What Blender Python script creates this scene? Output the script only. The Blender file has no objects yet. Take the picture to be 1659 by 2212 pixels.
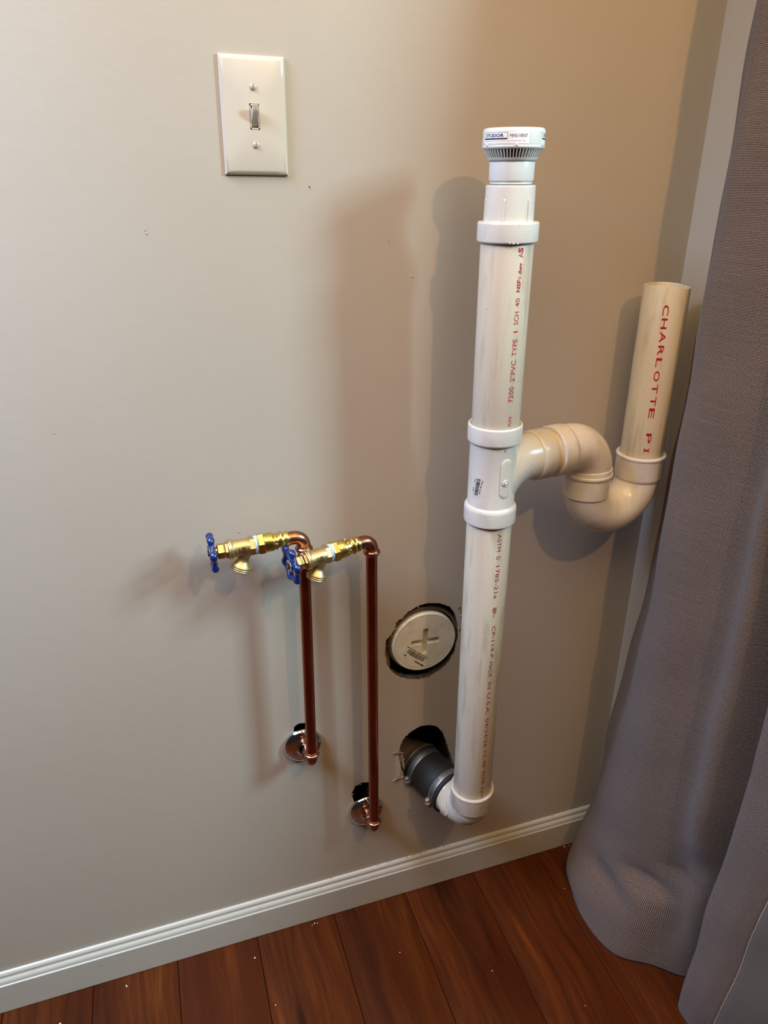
import bpy, bmesh, math, random
from math import sin, cos, pi, radians, atan2, sqrt
from mathutils import Vector, Matrix

SC = bpy.context.scene
COL = SC.collection
random.seed(7)

# ------------------------------------------------------------------ camera
cd = bpy.data.cameras.new('camera'); cam = bpy.data.objects.new('camera', cd); COL.objects.link(cam)
cd.sensor_fit = 'HORIZONTAL'; cd.sensor_width = 36.0; cd.lens = 36.0 * 1566.4 / 1659.0
cd.clip_start = 0.02; cd.clip_end = 50
CR = Vector((0.95091126, -0.30943559, -0.00417093))
CU = Vector((0.13578489, 0.40508684, 0.90413888))
CF = Vector((0.27808316, 0.86032219, -0.42721831))
CP = Vector((0.18398, -0.89480, 1.24598))
cam.matrix_world = Matrix(((CR.x, CU.x, -CF.x, CP.x), (CR.y, CU.y, -CF.y, CP.y), (CR.z, CU.z, -CF.z, CP.z), (0, 0, 0, 1)))
SC.camera = cam

# ------------------------------------------------------------------ world, lights, exposure
W = bpy.data.worlds.new('world'); SC.world = W; W.use_nodes = True
bg = W.node_tree.nodes['Background']; bg.inputs[0].default_value = (0.88, 0.93, 1.0, 1); bg.inputs[1].default_value = 0.02

def area(name, loc, target, sx, sy, power, col, shape='RECTANGLE', spread=180):
    l = bpy.data.lights.new(name, 'AREA'); l.shape = shape; l.size = sx
    if shape in ('RECTANGLE', 'ELLIPSE'): l.size_y = sy
    l.energy = power; l.color = col; l.spread = radians(spread)
    o = bpy.data.objects.new(name, l); COL.objects.link(o)
    o.location = loc
    o.rotation_euler = (Vector(target) - Vector(loc)).to_track_quat('-Z', 'Y').to_euler()
    return o
area('ceiling_lamp', (0.71, -1.22, 1.98), (0.5, 0, 0.9), 0.04, 0.04, 5.6, (1.0, 0.57, 0.25), 'DISK')
area('right_window_light', (2.05, -1.22, 2.05), (0.4, 0, 0.9), 0.36, 0.55, 63, (0.475, 0.79, 1.0))
area('left_cool_fill', (-0.62, -0.34, 1.98), (-0.35, 0, 1.1), 0.4, 0.5, 22, (0.40, 0.60, 1.0), 'RECTANGLE', 120)  # unseen cool fill, no window there; added to keep the wall's left side glowing
area('ceiling_bounce', (-0.1, -0.9, 2.40), (-0.1, -0.9, 0), 2.1, 1.4, 36, (1.0, 0.78, 0.43))
SC.view_settings.view_transform = 'Standard'
SC.view_settings.look = 'None'
SC.view_settings.gamma = 1.0
SC.view_settings.use_curve_mapping = False
SC.view_settings.exposure = 0.0

# ------------------------------------------------------------------ material helpers
def srgb(r, g, b):
    f = lambda c: (c / 255) / 12.92 if c / 255 <= 0.04045 else ((c / 255 + 0.055) / 1.055) ** 2.4
    return (f(r), f(g), f(b), 1)

class NT:
    def __init__(s, name):
        s.m = bpy.data.materials.new(name); s.m.use_nodes = True; s.t = s.m.node_tree
        s.b = s.t.nodes['Principled BSDF']
    def n(s, typ, **kw):
        nd = s.t.nodes.new(typ)
        for k, v in kw.items():
            if k.startswith('i_'):
                key = k[2:]; key = int(key) if key.isdigit() else key.replace('_', ' ')
                nd.inputs[key].default_value = v
            else: setattr(nd, k, v)
        return nd
    def l(s, a, b): s.t.links.new(a, b)
    def math(s, op, a, b=None, clamp=False):
        nd = s.n('ShaderNodeMath', operation=op); nd.use_clamp = clamp
        for i, v in enumerate((a, b)):
            if v is None: continue
            if hasattr(v, 'is_linked') or hasattr(v, 'links'): s.l(v, nd.inputs[i])
            else: nd.inputs[i].default_value = v
        return nd.outputs[0]
    def noise(s, vec, scale, detail=4, rough=0.5):
        nd = s.n('ShaderNodeTexNoise'); nd.inputs['Scale'].default_value = scale
        nd.inputs['Detail'].default_value = detail; nd.inputs['Roughness'].default_value = rough
        if vec is not None: s.l(vec, nd.inputs['Vector'])
        return nd.outputs['Fac']
    def mapping(s, vec, scale):
        nd = s.n('ShaderNodeMapping'); nd.inputs['Scale'].default_value = scale; s.l(vec, nd.inputs['Vector']); return nd.outputs[0]
    def ramp(s, fac, stops):
        nd = s.n('ShaderNodeValToRGB'); e = nd.color_ramp.elements
        while len(e) < len(stops): e.new(0.5)
        for el, (p, c) in zip(e, stops): el.position = p; el.color = c
        s.l(fac, nd.inputs[0]); return nd.outputs[0]
    def mix(s, fac, a, b, typ='MIX'):
        nd = s.n('ShaderNodeMix', data_type='RGBA', blend_type=typ)
        for i, v in ((0, fac), (6, a), (7, b)):
            if hasattr(v, 'links'): s.l(v, nd.inputs[i])
            else: nd.inputs[i].default_value = v
        return nd.outputs[2]
    def bump(s, h, strength=0.3, dist=0.001):
        nd = s.n('ShaderNodeBump'); nd.inputs['Strength'].default_value = strength; nd.inputs['Distance'].default_value = dist
        s.l(h, nd.inputs['Height']); s.l(nd.outputs[0], s.b.inputs['Normal'])
    def obj(s): return s.n('ShaderNodeTexCoord').outputs['Object']
    def gen(s): return s.n('ShaderNodeTexCoord').outputs['Generated']
    def pos(s): return s.n('ShaderNodeNewGeometry').outputs['Position']
    def set(s, col=None, rough=None, metal=None, **kw):
        if col is not None:
            if hasattr(col, 'links'): s.l(col, s.b.inputs['Base Color'])
            else: s.b.inputs['Base Color'].default_value = col
        if rough is not None:
            if hasattr(rough, 'links'): s.l(rough, s.b.inputs['Roughness'])
            else: s.b.inputs['Roughness'].default_value = rough
        if metal is not None: s.b.inputs['Metallic'].default_value = metal
        for k, v in kw.items(): s.b.inputs[k.replace('_', ' ')].default_value = v
        return s.m

BLK = (0, 0, 0, 1); WHT = (1, 1, 1, 1)
def m_simple(name, col, rough, metal=0, **kw): return NT(name).set(col, rough, metal, **kw)

def m_wall():
    t = NT('wall_paint'); p = t.pos()
    n1 = t.noise(p, 3.0, 4); c = t.ramp(n1, [(0.3, srgb(180, 165, 146)), (0.7, srgb(184, 169, 151))])
    mp = t.mapping(p, (1, 1, 2.2)); h = t.noise(mp, 420, 3, 0.55); h2 = t.noise(p, 55, 3, 0.5)
    hs = t.math('ADD', t.math('MULTIPLY', h, 0.4), t.math('MULTIPLY', h2, 0.9))
    t.bump(hs, 0.18, 0.0012)
    return t.set(c, 0.45, Specular_IOR_Level=0.4)
def m_trim():
    t = NT('trim_paint'); p = t.pos(); n = t.noise(p, 60, 5, 0.6)
    f = t.ramp(n, [(0.62, BLK), (0.8, (0.35,) * 3 + (1,))])
    c = t.mix(f, srgb(190, 180, 163), srgb(132, 110, 84)); t.bump(t.noise(p, 180, 3), 0.12, 0.0008)
    return t.set(c, 0.33)
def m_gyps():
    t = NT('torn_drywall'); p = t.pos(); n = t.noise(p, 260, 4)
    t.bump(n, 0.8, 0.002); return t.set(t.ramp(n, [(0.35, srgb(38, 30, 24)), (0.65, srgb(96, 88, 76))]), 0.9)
def m_wood(name='plank_wood'):
    t = NT(name); p = t.pos(); oi = t.n('ShaderNodeObjectInfo')
    off = t.n('ShaderNodeVectorMath', operation='SCALE'); off.inputs[0].default_value = (3.1, 9.7, 1.3); t.l(oi.outputs['Random'], off.inputs['Scale'])
    ad = t.n('ShaderNodeVectorMath', operation='ADD'); t.l(p, ad.inputs[0]); t.l(off.outputs[0], ad.inputs[1]); v = ad.outputs[0]
    warp = t.noise(t.mapping(v, (3, 1.0, 1)), 2.2, 3); 
    wv = t.n('ShaderNodeVectorMath', operation='SCALE'); wv.inputs[0].default_value = (0.09, 0.0, 0.0); t.l(warp, wv.inputs['Scale'])
    v2 = t.n('ShaderNodeVectorMath', operation='ADD'); t.l(v, v2.inputs[0]); t.l(wv.outputs[0], v2.inputs[1])
    g1 = t.noise(t.mapping(v2.outputs[0], (30, 2.2, 1)), 1.0, 6, 0.62)
    g2 = t.noise(t.mapping(v2.outputs[0], (150, 6, 1)), 1.0, 3, 0.6)
    big = t.noise(t.mapping(v, (5, 1.2, 1)), 1.6, 3)
    base = t.ramp(g1, [(0.33, srgb(44, 18, 5)), (0.44, srgb(76, 33, 9)), (0.56, srgb(92, 41, 11)), (0.70, srgb(116, 60, 18))])
    c = t.mix(t.ramp(g2, [(0.35, (0.55,) * 3 + (1,)), (0.6, BLK)]), base, srgb(56, 22, 6))
    c = t.mix(t.ramp(big, [(0.40, (0.65,) * 3 + (1,)), (0.62, BLK)]), c, srgb(76, 30, 7))
    tone = t.n('ShaderNodeHueSaturation'); t.l(c, tone.inputs['Color']); mr = t.n('ShaderNodeMapRange'); t.l(oi.outputs['Random'], mr.inputs[0])
    mr.inputs[3].default_value = 0.80; mr.inputs[4].default_value = 1.18; t.l(mr.outputs[0], tone.inputs['Value'])
    t.bump(t.math('ADD', g1, t.math('MULTIPLY', g2, 0.5)), 0.10, 0.0012)
    r = t.math('ADD', t.math('MULTIPLY', t.noise(p, 14, 3), 0.25), 0.32)
    return t.set(tone.outputs[0], r, Specular_IOR_Level=0.16)
def m_pvc(name, base, dirt, amt, rough, smear=(60, 60, 9), warm=None):
    t = NT(name); p = t.pos()
    a = t.noise(t.mapping(p, smear), 1.0, 6, 0.62)
    f = t.ramp(a, [(0.50, BLK), (0.72, (amt,) * 3 + (1,))])
    c = t.mix(f, base, dirt)
    if warm:
        f2 = t.ramp(t.noise(t.mapping(p, (14, 14, 5)), 1.0, 3), [(0.4, BLK), (0.65, (0.6,) * 3 + (1,))]); c = t.mix(f2, c, warm)
    sp = t.noise(p, 210, 2, 0.4); f3 = t.ramp(sp, [(0.765, BLK), (0.79, (0.7,) * 3 + (1,))])
    c = t.mix(f3, c, srgb(84, 72, 58))
    t.bump(t.noise(p, 160, 3), 0.06, 0.0008)
    return t.set(c, rough, Specular_IOR_Level=0.5)
def m_copper(name, c1, c2, rough):
    t = NT(name); p = t.pos(); n = t.noise(t.mapping(p, (40, 40, 14)), 1.0, 5, 0.6)
    c = t.ramp(n, [(0.3, c1), (0.7, c2)]); t.bump(t.noise(p, 300, 3), 0.08, 0.0005)
    r = t.math('ADD', t.math('MULTIPLY', n, 0.22), rough - 0.1)
    return t.set(c, r, 1.0)
def m_curtain(name, light, dark, f=1 / 0.0035, contrast=1.0):
    t = NT(name); uv = t.n('ShaderNodeUVMap', uv_map='UVMap').outputs[0]
    jit = t.noise(uv, 420, 2); 
    sp = t.n('ShaderNodeSeparateXYZ'); t.l(uv, sp.inputs[0])
    slub = t.noise(t.mapping(uv, (6, 260, 1)), 1.0, 3); slub2 = t.noise(t.mapping(uv, (260, 6, 1)), 1.0, 3)
    x = t.math('ADD', t.math('MULTIPLY', sp.outputs[0], 2 * pi * f), t.math('MULTIPLY', slub, 1.6))
    y = t.math('ADD', t.math('MULTIPLY', sp.outputs[1], 2 * pi * f), t.math('MULTIPLY', slub2, 1.6))
    sx = t.math('SINE', x); sy = t.math('SINE', y)
    pr = t.math('MULTIPLY', sx, sy)
    h = t.math('ADD', t.math('MULTIPLY', t.math('ABSOLUTE', pr), 0.9), t.math('MULTIPLY', pr, 0.35))
    h = t.math('ADD', h, t.math('MULTIPLY', t.math('SUBTRACT', jit, 0.5), 0.35))
    mid = tuple((a * 0.55 + b * 0.45) for a, b in zip(light, dark))
    c = t.ramp(h, [(0.05, tuple(mid[i] + (dark[i] - mid[i]) * contrast for i in range(3)) + (1,)), (0.75, tuple(mid[i] + (light[i] - mid[i]) * contrast for i in range(3)) + (1,))])
    hs = t.n('ShaderNodeHueSaturation'); t.l(c, hs.inputs['Color'])
    mr = t.n('ShaderNodeMapRange'); t.l(t.noise(t.mapping(uv, (10, 300, 1)), 1.0, 2), mr.inputs[0]); mr.inputs[3].default_value = 0.8; mr.inputs[4].default_value = 1.2
    t.l(mr.outputs[0], hs.inputs['Value'])
    t.bump(h, 0.7 * contrast, 0.0008)
    t.b.inputs['Sheen Weight'].default_value = 0.15
    return t.set(hs.outputs[0], 0.9, Specular_IOR_Level=0.15)

MWALL = m_wall(); MTRIM = m_trim(); MGYP = m_gyps(); MWOOD = m_wood()
MPAPER = m_pvc('torn_paper', srgb(156, 138, 112), srgb(84, 64, 46), 0.9, 0.9, (160, 160, 160))
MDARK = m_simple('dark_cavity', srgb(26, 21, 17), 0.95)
MSTUD = m_simple('stud_wood', srgb(132, 98, 66), 0.85)
MPIPE = m_pvc('pipe_pvc', srgb(211, 198, 176), srgb(138, 122, 98), 0.7, 0.36, (70, 70, 9), srgb(206, 184, 162))
MFIT = m_pvc('fitting_pvc', srgb(216, 207, 196), srgb(184, 172, 158), 0.4, 0.24, (45, 45, 30))
MTRAP = m_pvc('trap_pvc', srgb(228, 220, 216), srgb(160, 142, 126), 0.45, 0.24, (40, 40, 30), srgb(222, 208, 200))
MSTUB = m_pvc('primed_pvc', srgb(218, 202, 180), srgb(196, 150, 128), 0.5, 0.35, (60, 60, 20))
MVENT = m_simple('vent_plastic', srgb(214, 212, 206), 0.30)
MVENTD = m_simple('vent_dark', srgb(18, 17, 16), 0.8)
MPLATE = m_simple('switch_plastic', srgb(203, 187, 166), 0.25)
MSCREW = m_simple('painted_screw', srgb(196, 182, 163), 0.3, 0.2)
MCOP = m_copper('copper', (0.27, 0.075, 0.038, 1), (0.40, 0.125, 0.065, 1), 0.24)
MCOPF = m_copper('copper_fitting', (0.27, 0.10, 0.055, 1), (0.50, 0.22, 0.13, 1), 0.28)
MBRASS = m_copper('cast_brass', (0.55, 0.40, 0.17, 1), (0.66, 0.50, 0.25, 1), 0.46)
MBRASS2 = m_copper('machined_brass', (0.68, 0.50, 0.13, 1), (0.80, 0.62, 0.20, 1), 0.24)
MBRONZE = m_copper('bronze_nut', (0.62, 0.40, 0.18, 1), (0.75, 0.52, 0.28, 1), 0.26)
MBLUE = m_simple('blue_enamel', srgb(9, 34, 92), 0.3, 0, Coat_Weight=0.4)
MTAPE = m_simple('thread_tape', srgb(176, 184, 190), 0.8)
MCHROME = m_simple('chrome', (0.72, 0.70, 0.68, 1), 0.07, 1.0)
MRUB = m_simple('black_rubber', srgb(26, 23, 21), 0.65)
MIRON = m_pvc('black_pipe_coat', srgb(92, 80, 70), srgb(140, 118, 98), 0.7, 0.42, (40, 40, 40))
MSTEEL = m_copper('clamp_steel', (0.26, 0.235, 0.20, 1), (0.40, 0.36, 0.31, 1), 0.52)
MRED = m_simple('red_ink', srgb(178, 20, 40), 0.5)
MREDD = m_simple('dull_red_ink', srgb(150, 30, 42), 0.5)
MNAVY = m_simple('navy_ink', srgb(28, 30, 96), 0.5)
MBLACK = m_simple('black_ink', srgb(26, 22, 22), 0.5)
MLABEL = m_simple('glossy_label', srgb(242, 240, 236), 0.15)
MCLEAR = m_pvc('label_film', srgb(222, 214, 200), srgb(205, 195, 180), 0.3, 0.16)
MCAP = m_pvc('cleanout_plastic', srgb(226, 218, 200), srgb(176, 160, 134), 0.5, 0.38, (40, 40, 40))
MELB = m_pvc('dirty_elbow_pvc', srgb(208, 196, 178), srgb(146, 126, 102), 0.5, 0.26, (40, 24, 24), srgb(190, 168, 138))
MGLUE = m_simple('dried_cement', srgb(236, 228, 210), 0.12)
MCURT = m_curtain('curtain_weave', srgb(172, 147, 134)[:3], srgb(24, 16, 15)[:3])
MLIN = m_simple('curtain_lining', srgb(112, 104, 99), 0.9)
MTHREAD = m_simple('seam_thread', srgb(176, 166, 156), 0.9)

# ------------------------------------------------------------------ geometry helpers
def finish(bm, angle=33):
    bmesh.ops.recalc_face_normals(bm, faces=bm.faces)
    for f in bm.faces: f.smooth = True
    lim = radians(angle)
    for e in bm.edges:
        if len(e.link_faces) == 2 and e.calc_face_angle(0) > lim: e.smooth = False

def part(name, bm, mat, parent=None, label=None, kind=None, fin=True, angle=33):
    if fin: finish(bm, angle)
    me = bpy.data.meshes.new(name); bm.to_mesh(me); bm.free()
    for m in (mat if isinstance(mat, (list, tuple)) else [mat]): me.materials.append(m)
    o = bpy.data.objects.new(name, me); COL.objects.link(o)
    if parent: o.parent = parent
    if label: o['label'] = label
    if kind: o['kind'] = kind
    return o

def wpart(name, bm, mat, root, parent=None, **kw):
    """bm is in world coordinates; root is the (unrotated) thing whose origin is subtracted"""
    bmesh.ops.translate(bm, verts=bm.verts, vec=-Vector(root.location))
    return part(name, bm, mat, parent or root, **kw)

def thing(name, label, cat, loc=(0, 0, 0), group=None):
    o = bpy.data.objects.new(name, None); o.empty_display_size = 0.05; COL.objects.link(o)
    o.location = loc; o['label'] = label; o['category'] = cat
    if group: o['group'] = group
    return o

def frame(axis):
    a = Vector(axis).normalized(); r = Vector((0, 0, 1)) if abs(a.z) < 0.9 else Vector((1, 0, 0))
    u = a.cross(r).normalized(); v = a.cross(u).normalized(); return a, u, v

def rings(bm, loops, close_start=True, close_end=True, cyclic=False):
    """loops: list of lists of Vectors, same length"""
    vs = [[bm.verts.new(p) for p in lp] for lp in loops]; n = len(vs[0])
    rng = range(len(vs) if cyclic else len(vs) - 1)
    for i in rng:
        A = vs[i]; B = vs[(i + 1) % len(vs)]
        for j in range(n):
            k = (j + 1) % n
            try: bm.faces.new((A[j], A[k], B[k], B[j]))
            except ValueError: pass
    if not cyclic:
        if close_start: bm.faces.new(vs[0])
        if close_end: bm.faces.new(list(reversed(vs[-1])))
    return vs

def lathe(bm, prof, origin=(0, 0, 0), axis=(0, 0, 1), seg=48, caps=True, rot=0.0):
    """prof: list of (radius, distance along axis)"""
    a, u, v = frame(axis); o = Vector(origin); loops = []
    for r, d in prof:
        loops.append([o + a * d + (u * cos(rot + 2 * pi * k / seg) + v * sin(rot + 2 * pi * k / seg)) * max(r, 1e-5) for k in range(seg)])
    rings(bm, loops, caps, caps)

def cham(prof, c=0.0008):
    """soften the corners of a profile"""
    out = [prof[0]]
    for i in range(1, len(prof) - 1):
        p, q, r = Vector(prof[i - 1]), Vector(prof[i]), Vector(prof[i + 1])
        d1, d2 = (p - q), (r - q)
        cc = min(c, d1.length * 0.45, d2.length * 0.45)
        if d1.length < 1e-6 or d2.length < 1e-6: out.append(tuple(q)); continue
        a_, b_ = q + d1.normalized() * cc, q + d2.normalized() * cc
        out += [tuple(a_), tuple((a_ + b_ + q * 2) / 4), tuple(b_)]
    out.append(prof[-1]); return out

def sweep(bm, pts, rad, seg=24, caps=True, cyclic=False):
    """tube along pts with parallel-transported frame; rad number or list"""
    pts = [Vector(p) for p in pts]; n = len(pts)
    tan = []
    for i in range(n):
        a = pts[(i - 1) % n] if (cyclic or i > 0) else pts[0]; b = pts[(i + 1) % n] if (cyclic or i < n - 1) else pts[-1]
        tan.append((b - a).normalized())
    _, u, _ = frame(tan[0]); loops = []
    for i in range(n):
        u = (u - tan[i] * u.dot(tan[i])).normalized(); v = tan[i].cross(u)
        r = rad[i] if isinstance(rad, (list, tuple)) else rad
        loops.append([pts[i] + (u * cos(2 * pi * k / seg) + v * sin(2 * pi * k / seg)) * r for k in range(seg)])
    rings(bm, loops, caps, caps, cyclic)

def box(bm, lo, hi, bev=0.0):
    r = bmesh.ops.create_cube(bm, size=1.0)
    for v in r['verts']:
        v.co = Vector((lo[i] + (v.co[i] + 0.5) * (hi[i] - lo[i]) for i in range(3)))
    if bev > 0:
        es = list({e for v in r['verts'] for e in v.link_edges})
        bmesh.ops.bevel(bm, geom=es, offset=bev, segments=2, affect='EDGES', profile=0.6)

def ball(bm, c, r, sc=(1, 1, 1), sub=2):
    q = bmesh.ops.create_icosphere(bm, subdivisions=sub, radius=r)
    for v in q['verts']: v.co = Vector((v.co.x * sc[0], v.co.y * sc[1], v.co.z * sc[2])) + Vector(c)

def arc(c, e1, e2, R, a0, a1, n=14):
    c, e1, e2 = Vector(c), Vector(e1), Vector(e2)
    return [c + e1 * R * cos(a0 + (a1 - a0) * i / n) + e2 * R * sin(a0 + (a1 - a0) * i / n) for i in range(n + 1)]

def fill_mesh(outer, holes, ext):
    """2-D filled shape with holes (x, z), extruded +-ext, as mesh data in local XY"""
    cu = bpy.data.curves.new('tmp', 'CURVE'); cu.dimensions = '2D'; cu.fill_mode = 'BOTH'; cu.extrude = ext
    for lp in [outer] + list(holes):
        s = cu.splines.new('POLY'); s.points.add(len(lp) - 1)
        for p, (x, y) in zip(s.points, lp): p.co = (x, y, 0, 1)
        s.use_cyclic_u = True
    o = bpy.data.objects.new('tmp', cu); COL.objects.link(o)
    dg = bpy.context.evaluated_depsgraph_get(); dg.update()
    me = bpy.data.meshes.new_from_object(o.evaluated_get(dg))
    bm = bmesh.new(); bm.from_mesh(me); bmesh.ops.remove_doubles(bm, verts=bm.verts, dist=1e-6)
    bpy.data.objects.remove(o); bpy.data.curves.remove(cu); bpy.data.meshes.remove(me)
    return bm

def panel_xz(outer, holes, y0, y1):
    """filled outline in the wall plane, from y0 (front) to y1 (back)"""
    bm = fill_mesh(outer, holes, abs(y1 - y0) / 2)
    for v in bm.verts: v.co = Vector((v.co.x, (y0 + y1) / 2 - v.co.z, v.co.y))
    return bm

def text_bm(s, bold=0.0):
    cu = bpy.data.curves.new('tmp', 'FONT'); cu.body = s; cu.size = 1; cu.resolution_u = 3; cu.offset = bold
    o = bpy.data.objects.new('tmp', cu); COL.objects.link(o)
    dg = bpy.context.evaluated_depsgraph_get(); dg.update()
    me = bpy.data.meshes.new_from_object(o.evaluated_get(dg))
    bm = bmesh.new(); bm.from_mesh(me)
    bpy.data.objects.remove(o); bpy.data.curves.remove(cu); bpy.data.meshes.remove(me)
    xs = [v.co.x for v in bm.verts]; ys = [v.co.y for v in bm.verts]
    x0, x1, y0, y1 = min(xs), max(xs), min(ys), max(ys)
    if x1 - x0 < 0.12: x0 -= 0.02; x1 += 0.02
    for v in bm.verts: v.co = Vector(((v.co.x - x0) / max(x1 - x0, 1e-6), (v.co.y - y0) / max(y1 - y0, 1e-6), 0))
    return bm

def slice_y(bm, n):
    for i in range(1, n):
        bmesh.ops.bisect_plane(bm, geom=list(bm.verts) + list(bm.edges) + list(bm.faces), plane_co=(0, i / n, 0), plane_no=(0, 1, 0))
def slice_x(bm, n):
    for i in range(1, n):
        bmesh.ops.bisect_plane(bm, geom=list(bm.verts) + list(bm.edges) + list(bm.faces), plane_co=(i / n, 0, 0), plane_no=(1, 0, 0))

def merge(dst, src):
    me = bpy.data.meshes.new('tmp'); src.to_mesh(me); src.free(); dst.from_mesh(me); bpy.data.meshes.remove(me)

def cyl_map(bm, ctr, R, fn):
    """fn(x, y) -> (angle in degrees from camera-facing direction, z)"""
    b0 = atan2(CP.y - ctr[1], CP.x - ctr[0])
    for v in bm.verts:
        a, z = fn(v.co.x, v.co.y); th = b0 + radians(a)
        v.co = Vector((ctr[0] + R * cos(th), ctr[1] + R * sin(th), z))
    return bm

def axial_text(dst, s, ctr, R, z0, z1, ang, wid, bold=0.0):
    """print running along a vertical pipe from z0 to z1 (wid: arc width in degrees)"""
    bm = text_bm(s, bold); slice_y(bm, 4)
    sg = 1 if z1 < z0 else -1       # downwards: letter tops to the right
    cyl_map(bm, ctr, R + 0.00015, lambda x, y: (ang + sg * (y - 0.5) * wid, z0 + (z1 - z0) * x))
    merge(dst, bm)

def ring_text(dst, s, ctr, R, a0, a1, zb, zt, bold=0.0):
    bm = text_bm(s, bold); slice_x(bm, 14)
    cyl_map(bm, ctr, R, lambda x, y: (a0 + (a1 - a0) * x, zb + (zt - zb) * y)); merge(dst, bm)

def cyl_rect(dst, ctr, R, a0, a1, z0, z1, n=8, skew=0.0):
    bm = bmesh.new(); vs = []
    for i in range(n + 1):
        vs.append([bm.verts.new((i / n, j, 0)) for j in (0, 1)])
    for i in range(n): bm.faces.new((vs[i][0], vs[i + 1][0], vs[i + 1][1], vs[i][1]))
    cyl_map(bm, ctr, R, lambda x, y: (a0 + (a1 - a0) * x + skew * y, z0 + (z1 - z0) * y)); merge(dst, bm)

# ------------------------------------------------------------------ setting
CORNX = 0.922
def jag(pts, amp, sub=3):
    out = []; n = len(pts)
    for i in range(n):
        a, b = Vector(pts[i]), Vector(pts[(i + 1) % n])
        for k in range(sub):
            q = a.lerp(b, k / sub); out.append((q.x + random.uniform(-amp, amp), q.y + random.uniform(-amp, amp)))
    return out
hole_cap = [(0.5437, 0.6346), (0.5666, 0.6289), (0.5815, 0.6196), (0.5928, 0.6023), (0.5968, 0.5827), (0.5983, 0.561), (0.5935, 0.5317), (0.5855, 0.5139), (0.5707, 0.5001), (0.5503, 0.49), (0.533, 0.4893), (0.5137, 0.4941), (0.4978, 0.503), (0.4862, 0.5156), (0.4769, 0.5312), (0.4739, 0.551), (0.475, 0.5707), (0.476, 0.5798), (0.4841, 0.5873), (0.4902, 0.5986), (0.4932, 0.6094), (0.5023, 0.6154), (0.5123, 0.6247), (0.5285, 0.6315)]
hole_drain = [(0.5505, 0.3876), (0.5655, 0.381), (0.5773, 0.3650), (0.5830, 0.350), (0.590, 0.325), (0.598, 0.295), (0.597, 0.268), (0.583, 0.248), (0.56, 0.243), (0.535, 0.247), (0.517, 0.262), (0.5075, 0.280), (0.5055, 0.295), (0.5025, 0.308), (0.500, 0.320), (0.4985, 0.333), (0.4990, 0.347), (0.5025, 0.3620), (0.5096, 0.3736), (0.5236, 0.3841), (0.5377, 0.3887)]
hole_s1 = [(0.3200, 0.430), (0.3225, 0.4485), (0.3275, 0.4525), (0.3399, 0.4515), (0.352, 0.446), (0.358, 0.425), (0.352, 0.400), (0.335, 0.393), (0.322, 0.405)]
hole_s2 = [(0.4130, 0.2750), (0.4185, 0.2895), (0.4289, 0.2935), (0.4429, 0.2910), (0.4580, 0.2750), (0.460, 0.240), (0.450, 0.217), (0.430, 0.213), (0.418, 0.235)]
XL, XR, ZT = -2.2, CORNX, 2.44
bm = panel_xz([(XL, 0), (XR, 0), (XR, ZT), (XL, ZT)], [jag(hole_cap, 0.0007, 4), jag(hole_drain, 0.0007, 4), jag(hole_s1, 0.0009, 4), jag(hole_s2, 0.0012, 4)], 0.0, 0.013)
bm.faces.ensure_lookup_table()
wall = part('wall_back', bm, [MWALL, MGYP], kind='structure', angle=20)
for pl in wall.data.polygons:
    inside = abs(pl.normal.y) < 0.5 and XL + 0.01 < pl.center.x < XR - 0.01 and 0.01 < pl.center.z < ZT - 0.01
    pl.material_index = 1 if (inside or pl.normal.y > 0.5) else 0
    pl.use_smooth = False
# cavity behind the drywall: back sheet, floor plate, studs
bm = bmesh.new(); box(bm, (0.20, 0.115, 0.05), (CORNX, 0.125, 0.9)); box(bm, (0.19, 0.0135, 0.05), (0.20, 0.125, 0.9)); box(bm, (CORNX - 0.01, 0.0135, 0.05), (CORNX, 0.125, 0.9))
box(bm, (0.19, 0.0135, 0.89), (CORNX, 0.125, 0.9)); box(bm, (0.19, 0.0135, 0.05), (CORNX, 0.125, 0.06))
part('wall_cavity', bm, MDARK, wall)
for x0 in (0.449, 0.620):
    bm = bmesh.new(); box(bm, (x0, 0.0135, 0.06), (x0 + 0.038, 0.1145, 0.889), 0.002)
    part('stud', bm, MSTUD, wall)
# raised paint / paper curls round the cut holes
def crumbs_at(bm, pts, n, size):
    for _ in range(n):
        c = random.choice(pts); c = (c[0] + random.uniform(-0.002, 0.002), random.uniform(-0.0022, 0.0), c[1] + random.uniform(-0.002, 0.002))
        ball(bm, c, size * random.uniform(0.5, 1.3), (random.uniform(0.7, 2.2), 0.6, random.uniform(0.6, 1.6)), 1)
bm = bmesh.new()
crumbs_at(bm, hole_cap[0:1] + hole_cap[16:24], 30, 0.0008); crumbs_at(bm, [(0.596, 0.617), (0.602, 0.606), (0.6035, 0.598), (0.601, 0.575), (0.602, 0.560)], 16, 0.0013)
crumbs_at(bm, hole_s1[:4], 5, 0.0007); crumbs_at(bm, hole_s2[:4], 8, 0.0009); crumbs_at(bm, hole_drain[14:18], 8, 0.0010)
part('drywall_crumbs', bm, MPAPER, wall, kind='stuff')
bm = bmesh.new()
def shard(bm, poly, y0=-0.0008, th=0.0012, bulge=0.004):
    c = Vector((sum(p[0] for p in poly) / len(poly), 0, sum(p[1] for p in poly) / len(poly)))
    top = bm.verts.new((c.x, y0 - bulge, c.z)); fr = [bm.verts.new((p[0], y0 - (p[2] if len(p) > 2 else 0), p[1])) for p in poly]
    bk = [bm.verts.new((p[0], y0 + th, p[1])) for p in poly]; n = len(poly)
    for i in range(n):
        k = (i + 1) % n; bm.faces.new((top, fr[i], fr[k])); bm.faces.new((fr[i], bk[i], bk[k], fr[k]))
    bm.faces.new(bk)
rt = random.Random(11)
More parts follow.
